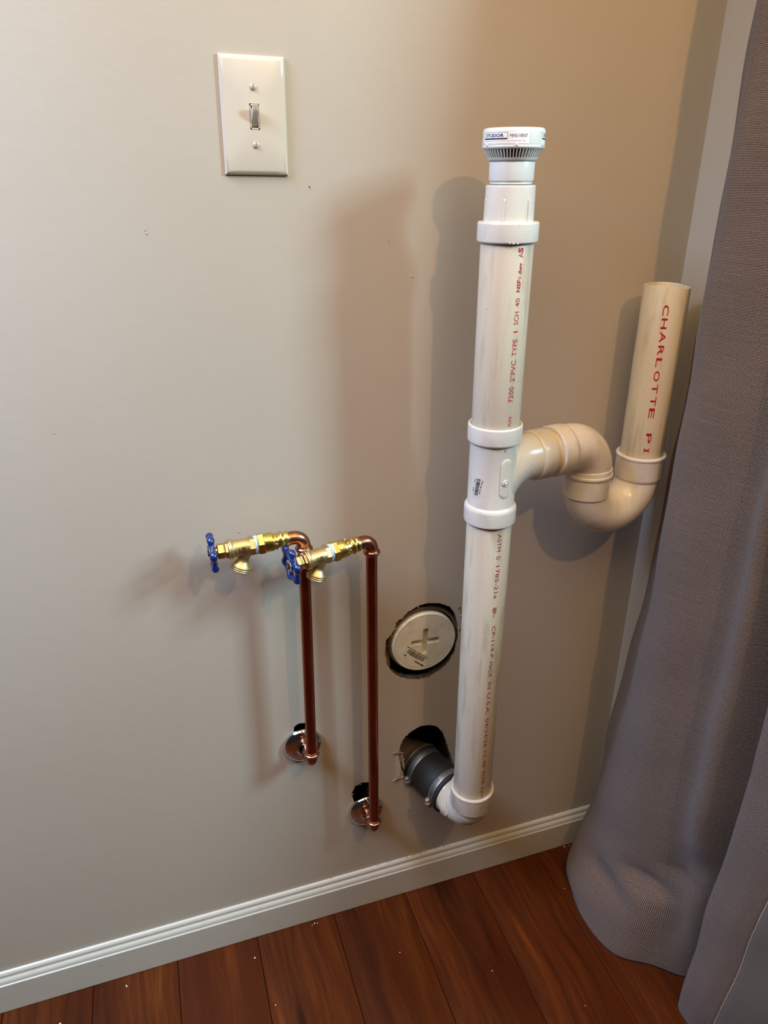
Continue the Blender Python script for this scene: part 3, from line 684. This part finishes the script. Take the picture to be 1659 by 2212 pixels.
# ------------------------------------------------------------------ rubber coupling and black drain pipe
P0 = Vector((AX, AY, hz)); tilt = Vector((D2.x, D2.y, 0.02)).normalized()
fc = thing('pipe_coupling', 'black rubber pipe coupling with two steel hose clamps at the wall hole', 'coupling', P0 + D2 * 0.1)
bm = bmesh.new(); lathe(bm, cham([(0.0330, 0.0490), (0.0378, 0.0490), (0.0385, 0.0500), (0.0385, 0.0545), (0.0362, 0.0555), (0.0362, 0.0680), (0.0374, 0.0690), (0.0380, 0.0800), (0.0380, 0.1020), (0.0374, 0.1120), (0.0362, 0.1130), (0.0362, 0.1250), (0.0382, 0.1262), (0.0382, 0.1300), (0.0330, 0.1305)], 0.0007), P0, tilt, 56)
slv = wpart('rubber_sleeve', bm, MRUB, fc)
for d_ in (0.0560, 0.1135):
    bm = bmesh.new(); lathe(bm, cham([(0.0360, d_), (0.0371, d_), (0.0371, d_ + 0.0110), (0.0360, d_ + 0.0110)], 0.0002), P0, tilt, 56)
    hc = wpart('hose_clamp', bm, MSTEEL, fc)
    # worm slots and screw housing on the left side, low
    side = Vector((-D2.y, D2.x, 0)); side = side if side.x < 0 else -side
    bm = bmesh.new()
    for k in range(16):
        t_ = radians(8 + k * 3.4); n_ = side * cos(t_) + UP * sin(t_); tt = -side * sin(t_) + UP * cos(t_)
        c_ = P0 + tilt * (d_ + 0.0055) + n_ * 0.0372
        rings(bm, [[c_ + tilt * a * 0.0036 + tt * (b * 0.0004) + n_ * h for a, b in ((-1, -1), (1, -1), (1, 1), (-1, 1))] for h in (-0.0002, 0.0002)])
    wpart('clamp_slots', bm, MDARK, fc, hc, kind='stuff')
    t_ = radians(-14); n_ = side * cos(t_) + UP * sin(t_); tt = -side * sin(t_) + UP * cos(t_); c_ = P0 + tilt * (d_ + 0.0055) + n_ * 0.0405
    bm = bmesh.new()
    lathe(bm, cham([(0.0008, -0.007), (0.0048, -0.007), (0.0052, 0.0045), (0.0008, 0.0045)], 0.0008), c_, tt, 18)
    wpart('screw_housing', bm, MSTEEL, fc, hc)
    bm = bmesh.new()
    lathe(bm, cham([(0.0008, 0.0045), (0.0028, 0.0045), (0.0028, 0.0065), (0.0050, 0.0065), (0.0050, 0.0085), (0.0042, 0.0090), (0.0042, 0.0125), (0.0008, 0.0128)], 0.0003), c_, tt, 6)
    wpart('clamp_screw', bm, MSTEEL, fc, hc)
dp = thing('black_drain_pipe', 'dirty black drain pipe coming through the lower ragged wall hole', 'pipe', P0 + D2 * 0.12)
bm = bmesh.new(); Q = P0 + tilt * 0.1308
a1 = [Q, Q + tilt * 0.0035]
bend = [Q + tilt * (0.0035 + 0.04 * sin(t_)) + Vector((-1, 0.1, 0.1)).normalized() * 0.04 * (1 - cos(t_)) for t_ in [radians(60) * i / 8 for i in range(1, 9)]]
sweep(bm, a1 + bend, 0.0330, 40); wpart('pipe_body', bm, MIRON, dp)
bm = bmesh.new(); lathe(bm, cham([(0.030, 0.1315), (0.0385, 0.1315), (0.0390, 0.1340), (0.0360, 0.1420), (0.03, 0.1430)], 0.001), P0, tilt, 48); wpart('pipe_hub', bm, MIRON, dp)

# ------------------------------------------------------------------ clean-out plug
CXP, CZP = 0.5400, 0.5610
cp = thing('cleanout_plug', 'round dirty white cleanout plug with recessed cross in black-rimmed wall hole', 'cleanout plug', (CXP, 0.0, CZP))
tiltm = Matrix.Rotation(radians(3), 4, 'X')
def circ(r, n=72): return [(r * cos(2 * pi * k / n), r * sin(2 * pi * k / n)) for k in range(n)]
def crosspoly(L, w, r=0.0012):
    p = []
    for q in range(4):
        a = q * pi / 2; c, s = cos(a), sin(a)
        for (x, y) in ((w, w * 1.25), (w, L - r), (w - r, L), (-w + r, L), (-w, L - r), (-w, w * 1.25)): p.append((x * c - y * s, x * s + y * c))
    # order runs right->left along each arm, then on to the next arm
    return p
rotc = radians(-1.5)
cr = [(x * cos(rotc) - y * sin(rotc) + 0.0012, x * sin(rotc) + y * cos(rotc) + 0.002) for x, y in crosspoly(0.0240, 0.0048)]
bm = panel_xz(circ(0.0500), [cr], -0.0010, 0.0086)
part('plug_face', bm, MCAP, cp, angle=25)
bm = bmesh.new(); lathe(bm, cham([(0.0495, -0.0035), (0.0500, 0.0008), (0.0520, 0.0012), (0.0538, 0.0002), (0.0545, -0.0020), (0.0545, -0.0120), (0.0495, -0.0120)], 0.0006), (0, 0, 0), (0, -1, 0), 72, caps=False)
part('plug_rim', bm, MCAP, cp)
bm = bmesh.new(); lathe(bm, [(0.0005, -0.0110), (0.0500, -0.0110), (0.0500, -0.0085), (0.0005, -0.0085)], (0, 0, 0), (0, -1, 0), 48)
rc = part('recess_floor', bm, MCAP, cp)
bm = bmesh.new(); lathe(bm, cham([(0.0012, -0.0088), (0.0022, -0.0088), (0.0030, -0.0079), (0.0030, -0.0073), (0.0014, -0.0070), (0.0014, -0.0088)], 0.0002), (-0.001, 0, 0.002), (0, -1, 0), 24); part('centre_dimple', bm, MCAP, cp)
# sticker with barcode, lower part of the plug
sa = radians(-41.2)
def sp_(x, z): return (-0.0307 + x * cos(sa) - z * sin(sa), 0.0030 + x * sin(sa) + z * cos(sa))
arc_ = [(0.0478 * cos(radians(a)), 0.0478 * sin(radians(a))) for a in range(-68, -166, -7)]
bm = panel_xz([sp_(0, 0), sp_(0.0532, 0)] + arc_, [], -0.00135, -0.0011)
pst = part('barcode_sticker', bm, MCAP, cp)
def flat_quad(bm, x0, x1, z0, z1, y=-0.0015):
    bm.faces.new([bm.verts.new((sp_(x, z)[0], y, sp_(x, z)[1])) for x, z in ((x0, z0), (x1, z0), (x1, z1), (x0, z1))])
bm = bmesh.new(); x = 0.0100; rb = random.Random(5)
while x < 0.0465:
    w_ = rb.choice([.0004, .0006, .0011]); flat_quad(bm, x, x + w_, -0.0112 - rb.choice([0, 0, .0009]), -0.0040); x += w_ + rb.choice([.0004, .0005, .0008])
flat_quad(bm, 0.0170, 0.0360, -0.0120, -0.0113)
part('barcode', bm, MBLACK, cp, fin=False)
bm = bmesh.new(); x = 0.0035          # tiny print too small to read: broken dashes
for w_ in (.0060, .0030, .0085, .0020, .0080, .0060, .0050): flat_quad(bm, x, x + w_, -0.0026, -0.0013); x += w_ + 0.0014
part('fine_print', bm, MBLACK, cp, fin=False, kind='stuff')
bm = bmesh.new(); x = 0.0335
for w_, h_ in ((.0020, .0016), (.0024, .0028), (.0018, .0022), (.0026, .0030), (.0020, .0018), (.0034, .0030), (.0022, .0034)): flat_quad(bm, x, x + w_, -0.0172 - h_ / 2, -0.0172 + h_ / 2); x += w_ + 0.0006
flat_quad(bm, 0.0080, 0.0088, -0.0172, -0.0150); flat_quad(bm, 0.0105, 0.0135, -0.0180, -0.0152)
part('sticker_print', bm, MBLACK, cp, fin=False, kind='stuff')
ch = thing('cleanout_hub', 'black drain hub ring around the round cleanout plug inside the wall hole', 'pipe hub', (CXP, 0.0, CZP))
bm = bmesh.new(); lathe(bm, cham([(0.0550, -0.0130), (0.0550, -0.0060), (0.0570, -0.0050), (0.0590, -0.0060), (0.0600, -0.0080), (0.0600, -0.0800), (0.0550, -0.0800)], 0.0006), (0.001, 0, 0.002), (0, -1, 0), 64, caps=False); part('hub_ring', bm, MIRON, ch)

# ------------------------------------------------------------------ copper supply pipes
def escutcheon(x, z, lab, tiltdeg):
    e = thing('escutcheon', lab, 'pipe flange', (x, 0, z), 'chrome wall flanges')
    bm = bmesh.new(); pr = [(0.0090, 0.0155), (0.0094, 0.0160), (0.0102, 0.0156), (0.0110, 0.0140), (0.0135, 0.0128)] + [(0.0135 + 0.0175 * sin(t_), 0.0030 + 0.0098 * cos(t_)) for t_ in [radians(90) * i / 8 for i in range(1, 9)]] + [(0.0312, 0.0020), (0.0308, 0.0012), (0.0300, 0.0022)]
    lathe(bm, pr, (0, 0, 0), (0, -1, 0), 64, caps=False); part('flange_dome', bm, MCHROME, e, angle=50)
    return e
def copper(x0, zlow, x1, zup, yaw, escpos, l1, l2):
    """lower elbow at (x0, zlow), upper at (x1, zup), 5 cm off the wall; returns the thing"""
    Y = -0.050; r = 0.0080
    t = thing('copper_pipe', l1, 'pipe', (x0, Y, zlow))
    lo = Vector((x0, Y, zlow)); up = Vector((x1, Y, zup)); ax = (up - lo).normalized()
    bm = bmesh.new(); lathe(bm, [(0.001, 0.012), (r, 0.012), (r, (up - lo).length - 0.012), (0.001, (up - lo).length - 0.012)], lo, ax, 32); wpart('riser', bm, MCOP, t)
    # lower elbow: from the wall, turning up
    bm = bmesh.new(); R = 0.0125; c = lo + ax * R + Vector((0, R, 0))
    pts = [lo + Vector((0, 0.030, 0))] + [c - ax * R * cos(a) - Vector((0, 1, 0)) * R * sin(a) for a in [radians(90) * i / 10 for i in range(11)]] + [lo + ax * 0.0165]
    sweep(bm, pts, 0.0090, 28)
    lathe(bm, cham([(0.0080, 0.0150), (0.0094, 0.0150), (0.0098, 0.0165), (0.0116, 0.0178), (0.0122, 0.0195), (0.0116, 0.0212), (0.0098, 0.0222), (0.0092, 0.0240), (0.0080, 0.0242)], 0.0004), lo, ax, 36)
    lathe(bm, cham([(0.0080, 0.0150), (0.0094, 0.0150), (0.0098, 0.0165), (0.0116, 0.0178), (0.0122, 0.0195), (0.0116, 0.0212), (0.0098, 0.0222), (0.0092, 0.0240), (0.0080, 0.0242)], 0.0004), lo, (0, 1, 0), 36)
    wpart('lower_elbow', bm, MCOPF, t)
    bm = bmesh.new(); lathe(bm, [(0.001, 0.02), (r, 0.02), (r, 0.085), (0.001, 0.085)], lo, (0, 1, 0), 28); wpart('wall_stub', bm, MCOP, t)
    # upper elbow, turning towards the valve
    d = Vector((-cos(yaw), -sin(yaw), 0)); d = (d - ax * d.dot(ax)).normalized() ; d = (d - ax * 0.06).normalized()
    bm = bmesh.new(); R = 0.0135; c = up - ax * R + d * R
    pts = [up - ax * 0.017] + [c + (-d) * R * cos(a) + ax * R * sin(a) for a in [radians(90) * i / 12 for i in range(13)]] + [up + d * 0.0245]
    sweep(bm, pts, 0.0090, 28)
    lathe(bm, cham([(0.0080, 0.0130), (0.0094, 0.0130), (0.0099, 0.0155), (0.0116, 0.0168), (0.0122, 0.0185), (0.0116, 0.0202), (0.0098, 0.0212), (0.0092, 0.0240), (0.0080, 0.0242)], 0.0004), up, -ax, 36)
    wpart('upper_elbow', bm, MCOPF, t)
    return t, up, d

def hexnut(bm, u0, u1, R, rot=0.0):
    lathe(bm, [(R * 0.82, u0), (R * 0.93, u0), (R, u0 + (u1 - u0) * 0.16), (R, u1 - (u1 - u0) * 0.16), (R * 0.93, u1), (R * 0.82, u1)], (0, 0, 0), (1, 0, 0), 6, rot=rot)

def make_valve():
    """local +X runs from the copper elbow to the handwheel, +Y faces the wall or the room as rotated, Z up"""
    v = thing('boiler_drain_valve', '', 'valve')
    bm = bmesh.new()
    lathe(bm, cham([(0.0080, 0.0200), (0.0103, 0.0200), (0.0106, 0.0240), (0.0098, 0.0250), (0.0098, 0.0275), (0.0116, 0.0285), (0.0122, 0.0300), (0.0116, 0.0316), (0.0098, 0.0325), (0.0096, 0.0345), (0.0106, 0.0355), (0.0106, 0.0395), (0.0122, 0.0405), (0.0126, 0.0430), (0.0126, 0.0525), (0.0080, 0.0530)], 0.0004), (0, 0, 0), (1, 0, 0), 36)
    for k in range(6):   # press-jaw flats
        a_ = 2 * pi * k / 6; ball(bm, (0.0372, cos(a_) * 0.0098, sin(a_) * 0.0098), 0.0022, (0.9, 1, 1), 1)
    pa = part('press_adapter', bm, MBRASS2, v)
    bm = bmesh.new(); hexnut(bm, 0.0520, 0.0610, 0.0146, 0.35); part('adapter_hex', bm, MBRASS2, pa, angle=25)
    bm = bmesh.new()
    for k in range(3): sweep(bm, [(0.0618 + 0.0012 * k + 0.0006 * sin(3 * a_ + k), cos(a_) * (0.0112 + 0.0006 * sin(5 * a_)), sin(a_) * (0.0112 + 0.0006 * sin(5 * a_))) for a_ in [2 * pi * i / 30 for i in range(30)]], 0.0010, 6, cyclic=True)
    part('thread_tape', bm, MTAPE, v)
    bm = bmesh.new(); hexnut(bm, 0.0640, 0.0720, 0.0128, 0.1)
    lathe(bm, cham([(0.008, 0.0700), (0.0108, 0.0700), (0.0112, 0.0760), (0.0114, 0.0900), (0.0116, 0.0930), (0.0132, 0.0940), (0.0134, 0.0950), (0.0128, 0.0962), (0.0134, 0.0974), (0.0134, 0.0984), (0.0126, 0.0992), (0.0080, 0.0995)], 0.0004), (0, 0, 0), (1, 0, 0), 40)
    # outlet neck, flaring to a hose thread
    d = Vector((0.40, 0.0, -0.92)).normalized(); o = Vector((0.0755, 0, -0.0035))
    body = part('valve_body', bm, MBRASS, v, angle=28)
    bm = bmesh.new()
    lathe(bm, cham([(0.004, 0.0), (0.0080, 0.002), (0.0074, 0.0140), (0.0082, 0.0165), (0.0122, 0.0225), (0.0138, 0.0235), (0.0138, 0.0246), (0.0128, 0.0251), (0.0128, 0.0258), (0.0136, 0.0264), (0.0136, 0.0272), (0.0126, 0.0278), (0.0126, 0.0285), (0.0134, 0.0291), (0.0134, 0.0299), (0.0122, 0.0306), (0.0098, 0.0308), (0.0096, 0.0240), (0.001, 0.0235)], 0.0003), o, d, 40)
    part('hose_outlet', bm, MBRASS, v)
    bm = bmesh.new(); hexnut(bm, 0.0990, 0.1030, 0.0112, 0.2); part('bonnet', bm, MBRONZE, v, angle=25)
    bm = bmesh.new(); hexnut(bm, 0.1035, 0.1130, 0.0104, 0.25); lathe(bm, [(0.004, 0.1120), (0.0066, 0.1128), (0.0058, 0.1145), (0.003, 0.1147)], (0, 0, 0), (1, 0, 0), 24); part('packing_nut', bm, MBRONZE, v, angle=25)
    bm = bmesh.new(); lathe(bm, [(0.0005, 0.112), (0.0030, 0.112), (0.0030, 0.1250), (0.0005, 0.1252)], (0, 0, 0), (1, 0, 0), 20); part('stem', bm, MBRONZE, v)
    # embossed size mark
    bm = text_bm('1/2', 0.02); slice_y(bm, 4)
    for q in bm.verts:
        a_ = radians(8) + (q.co.y - 0.5) * 0.62; x = 0.0860 - q.co.x * 0.0085
        q.co = Vector((x, 0.0117 * cos(a_), 0.0117 * sin(a_)))
    part('size_mark', bm, MBRONZE, v, fin=False)
    # handwheel
    n = 96; pts = []; rr = []
    for i in range(n):
        a_ = 2 * pi * i / n; lob = (0.5 + 0.5 * cos(6 * a_)) ** 2
        R = 0.0190 + 0.0030 * lob; pts.append((0.1190, R * cos(a_ + 0.2), R * sin(a_ + 0.2))); rr.append(0.0031 + 0.0019 * lob)
    bm = bmesh.new(); sweep(bm, pts, rr, 14, cyclic=True)
    hw = part('handwheel', bm, MBLUE, v, angle=60)
    bm = bmesh.new()
    for k in range(3):
        a_ = 2 * pi * k / 3 + 0.2; sweep(bm, [(0.1190 - 0.001, 0.004 * cos(a_), 0.004 * sin(a_)), (0.1190, 0.011 * cos(a_), 0.011 * sin(a_)), (0.1190, 0.019 * cos(a_), 0.019 * sin(a_))], [0.0030, 0.0024, 0.0028], 10)
    part('spokes', bm, MBLUE, hw)
    bm = bmesh.new(); lathe(bm, cham([(0.001, 0.1135), (0.0052, 0.1135), (0.0068, 0.1160), (0.0068, 0.1215), (0.001, 0.1220)], 0.0006), (0, 0, 0), (1, 0, 0), 28); part('wheel_hub', bm, MBLUE, hw)
    bm = bmesh.new(); lathe(bm, cham([(0.001, 0.1215), (0.0082, 0.1218), (0.0082, 0.1224), (0.001, 0.1226)], 0.0002), (0, 0, 0), (1, 0, 0), 32); part('tag_disc', bm, m_simple('tag_metal', srgb(196, 180, 150), 0.35, 0.7), v, label='round pale metal disc in the wheel centre')
    bm = bmesh.new(); hexnut(bm, 0.1224, 0.1250, 0.0040, 0.1); part('wheel_nut', bm, m_simple('dark_nut', srgb(58, 50, 44), 0.4, 0.8), v)
    return v

def copy_tree(o, parent=None):
    c = o.copy(); COL.objects.link(c); c.parent = parent
    for ch_ in list(o.children): copy_tree(ch_, c)
    return c

c1, up1, d1 = copper(0.3375, 0.4135, 0.3450, 0.8085, radians(0), None, 'copper riser pipe nearer the left, ending in the left-hand valve', None)
c2, up2, d2 = copper(0.4366, 0.2350, 0.4388, 0.7875, radians(11.5), None, 'copper riser pipe beside the big white stack, reaching lowest on the wall', None)
e1 = escutcheon(0.3335, 0.4105, 'chrome wall flange at the foot of the left copper pipe, the higher one', 0)
e2 = escutcheon(0.4370, 0.2305, 'chrome wall flange at the foot of the right copper pipe, the lower one', 0)
e1.rotation_euler = (radians(-2.5), 0, 0); e2.rotation_euler = (radians(-3), 0, 0)
v1 = make_valve(); v2 = copy_tree(v1)
for v, up, d, lab in ((v1, up1, d1, 'leftmost brass drain valve with blue handwheel seen nearly edge-on'), (v2, up2, d2, 'brass drain valve whose blue handwheel overlaps the left copper riser')):
    v['label'] = lab; v['group'] = 'brass drain valves on the copper pipes'; v['category'] = 'valve'
    xax = d; yax = UP.cross(xax).normalized(); zax = xax.cross(yax)   # yax: to the room (-y) for xax = -x
    m = Matrix(((xax.x, yax.x, zax.x, up.x), (xax.y, yax.y, zax.y, up.y), (xax.z, yax.z, zax.z, up.z), (0, 0, 0, 1)))
    v.matrix_world = m

# ------------------------------------------------------------------ curtain
secs = [
 (2.05, [(.914, -.062), (.898, -.090), (.868, -.115), (.874, -.135), (.887, -.150), (.895, -.165), (.886, -.172), (.902, -.180), (.890, -.188), (.886, -.196), (.888, -.204), (.900, -.215)]),
 (1.45, [(.914, -.062), (.896, -.090), (.861, -.130), (.867, -.165), (.880, -.190), (.890, -.215), (.882, -.232), (.905, -.245), (.888, -.278), (.882, -.295), (.884, -.306), (.900, -.318)]),
 (1.00, [(.914, -.062), (.896, -.090), (.857, -.130), (.861, -.172), (.876, -.212), (.890, -.245), (.876, -.270), (.915, -.285), (.884, -.305), (.876, -.322), (.876, -.335), (.890, -.350)]),
 (0.58, [(.912, -.050), (.892, -.090), (.857, -.130), (.853, -.178), (.874, -.222), (.887, -.255), (.870, -.295), (.925, -.330), (.870, -.360), (.860, -.400), (.868, -.436), (.900, -.490)]),
 (0.35, [(.900, -.030), (.880, -.075), (.856, -.115), (.850, -.178), (.870, -.222), (.886, -.255), (.868, -.295), (.930, -.330), (.870, -.354), (.860, -.398), (.868, -.432), (.900, -.490)]),
 (0.20, [(.900, -.030), (.868, -.060), (.850, -.095), (.848, -.175), (.868, -.225), (.888, -.258), (.882, -.298), (.940, -.330), (.870, -.348), (.858, -.390), (.868, -.424), (.900, -.485)]),
 (0.135, [(.898, -.028), (.852, -.050), (.832, -.085), (.840, -.165), (.872, -.225), (.900, -.262), (.902, -.302), (.950, -.330), (.870, -.347), (.857, -.386), (.868, -.418), (.900, -.480)]),
 (0.105, [(.896, -.026), (.848, -.048), (.822, -.088), (.850, -.160), (.882, -.222), (.908, -.262), (.908, -.304), (.950, -.330), (.870, -.346), (.857, -.384), (.867, -.416), (.900, -.478)]),
 (0.088, [(.896, -.026), (.846, -.048), (.815, -.092), (.822, -.165), (.846, -.232), (.896, -.270), (.906, -.304), (.950, -.330), (.870, -.346), (.857, -.384), (.867, -.415), (.900, -.478)]),
 (0.055, [(.894, -.024), (.846, -.046), (.810, -.092), (.806, -.165), (.832, -.238), (.888, -.280), (.902, -.306), (.950, -.330), (.871, -.345), (.857, -.380), (.866, -.413), (.900, -.476)]),
 (0.0025, [(.892, -.022), (.848, -.046), (.820, -.092), (.799, -.165), (.815, -.240), (.868, -.280), (.904, -.312), (.950, -.335), (.872, -.345), (.860, -.374), (.870, -.405), (.904, -.470)]),
]
def cr1(p0, p1, p2, p3, t):
    return 0.5 * ((2 * p1) + (p2 - p0) * t + (2 * p0 - 5 * p1 + 4 * p2 - p3) * t * t + (3 * p1 - p0 - 3 * p2 + p3) * t ** 3)
def section_at(z):
    for i in range(len(secs) - 1):
        if secs[i][0] >= z >= secs[i + 1][0]:
            t = (secs[i][0] - z) / (secs[i][0] - secs[i + 1][0]); t = t * t * (3 - 2 * t) if False else t
            return [Vector(a).lerp(Vector(b), t) for a, b in zip(secs[i][1], secs[i + 1][1])]
    return [Vector(p) for p in secs[-1][1]]
ZC = [.05, .05, .045, .082, .140, .190, .235, .200, .10, .10, .10, .10]
def zmap(i, z):
    c = ZC[i]
    if z < c: return z * 0.095 / c
    if z < 0.42: return 0.095 + (z - c) * (0.42 - 0.095) / (0.42 - c)
    return z
def warp_sec(z):
    return [section_at(max(0.0025, zmap(i, z)))[i] for i in range(12)]
def smooth_sec(z):
    acc = None; ws = 0
    for dz, w in ((-1, 1), (0, 2), (1, 1)):
        k = 0.05 if z > 0.3 else 0.006
        s = warp_sec(min(2.05, max(0.0025, z + dz * k)))
        acc = [a + p * w for a, p in zip(acc, s)] if acc else [p * w for p in s]; ws += w
    return [a / ws for a in acc]
zs = [2.05, 1.9, 1.75, 1.6] + [1.5 - 0.03 * i for i in range(40)]
zs = [z for z in zs if z > 0.31] + [0.30 - 0.006 * i for i in range(50)] + [0.0025]
zs = sorted(set(round(z, 4) for z in zs if z > 0.003), reverse=True) + [0.0025]
def cloth(i0, i1, nper=8):
    rows = []
    for z in zs:
        s = smooth_sec(z); row = []
        for i in range(i0, i1):
            p0, p1, p2, p3 = s[max(i - 1, 0)], s[i], s[i + 1], s[min(i + 2, len(s) - 1)]
            for k in range(nper):
                row.append(cr1(p0, p1, p2, p3, k / nper))
        row.append(s[i1])
        hem = 0.0
        rows.append([Vector((p.x + 0.0012 * sin(37 * z + 30 * p.y), p.y + 0.0015 * sin(23 * z + 1.7), z)) for p in row])
    return rows
def cloth_part(name, rows, mat, parent, thick=0.0016):
    bm = bmesh.new(); uvl = bm.loops.layers.uv.new('UVMap')
    # arc length measured on a middle row
    mid = rows[len(rows) // 2]; us = [0]
    for a, b in zip(mid, mid[1:]): us.append(us[-1] + (b - a).length)
    vs = []
    vv = 0; vcol = [0]
    c0 = len(mid) // 3
    for a, b in zip(rows, rows[1:]): vcol.append(vcol[-1] + (b[c0] - a[c0]).length)
    vc = [[0.0] for _ in mid]
    for a, b in zip(rows, rows[1:]):
        for k in range(len(mid)): vc[k].append(vc[k][-1] + 0.5 * ((b[k] - a[k]).length + (b[c0] - a[c0]).length))
    for r in rows: vs.append([bm.verts.new(p) for p in r])
    for j in range(len(vs) - 1):
        for i in range(len(vs[0]) - 1):
            f = bm.faces.new((vs[j][i], vs[j + 1][i], vs[j + 1][i + 1], vs[j][i + 1]))
            for lp, (jj, ii) in zip(f.loops, ((j, i), (j + 1, i), (j + 1, i + 1), (j, i + 1))): lp[uvl].uv = (us[ii], vc[ii][jj])
    for f in bm.faces: f.smooth = True
    o = part(name, bm, mat, parent, fin=False)
    md = o.modifiers.new('solid', 'SOLIDIFY'); md.thickness = thick; md.offset = 1
    return o
cu = thing('curtain', 'long grey woven curtain hanging at the right and bunching on the floor', 'curtain', (0, 0, 0))
cloth_part('woven_panel', cloth(0, 10), MCURT, cu)
cloth_part('curtain_lining', cloth(10, 11), MLIN, cu)['label'] = 'smooth plain grey lining behind the seam'
rows = cloth(10, 11); bm = bmesh.new()
sweep(bm, [r[0] + Vector((-0.0012, -0.0006 + 0.0005 * sin(i * 2.1), 0)) for i, r in enumerate(rows)], 0.0009, 6); part('seam', bm, MTHREAD, cu, label='pale frayed stitched edge of the woven cloth')
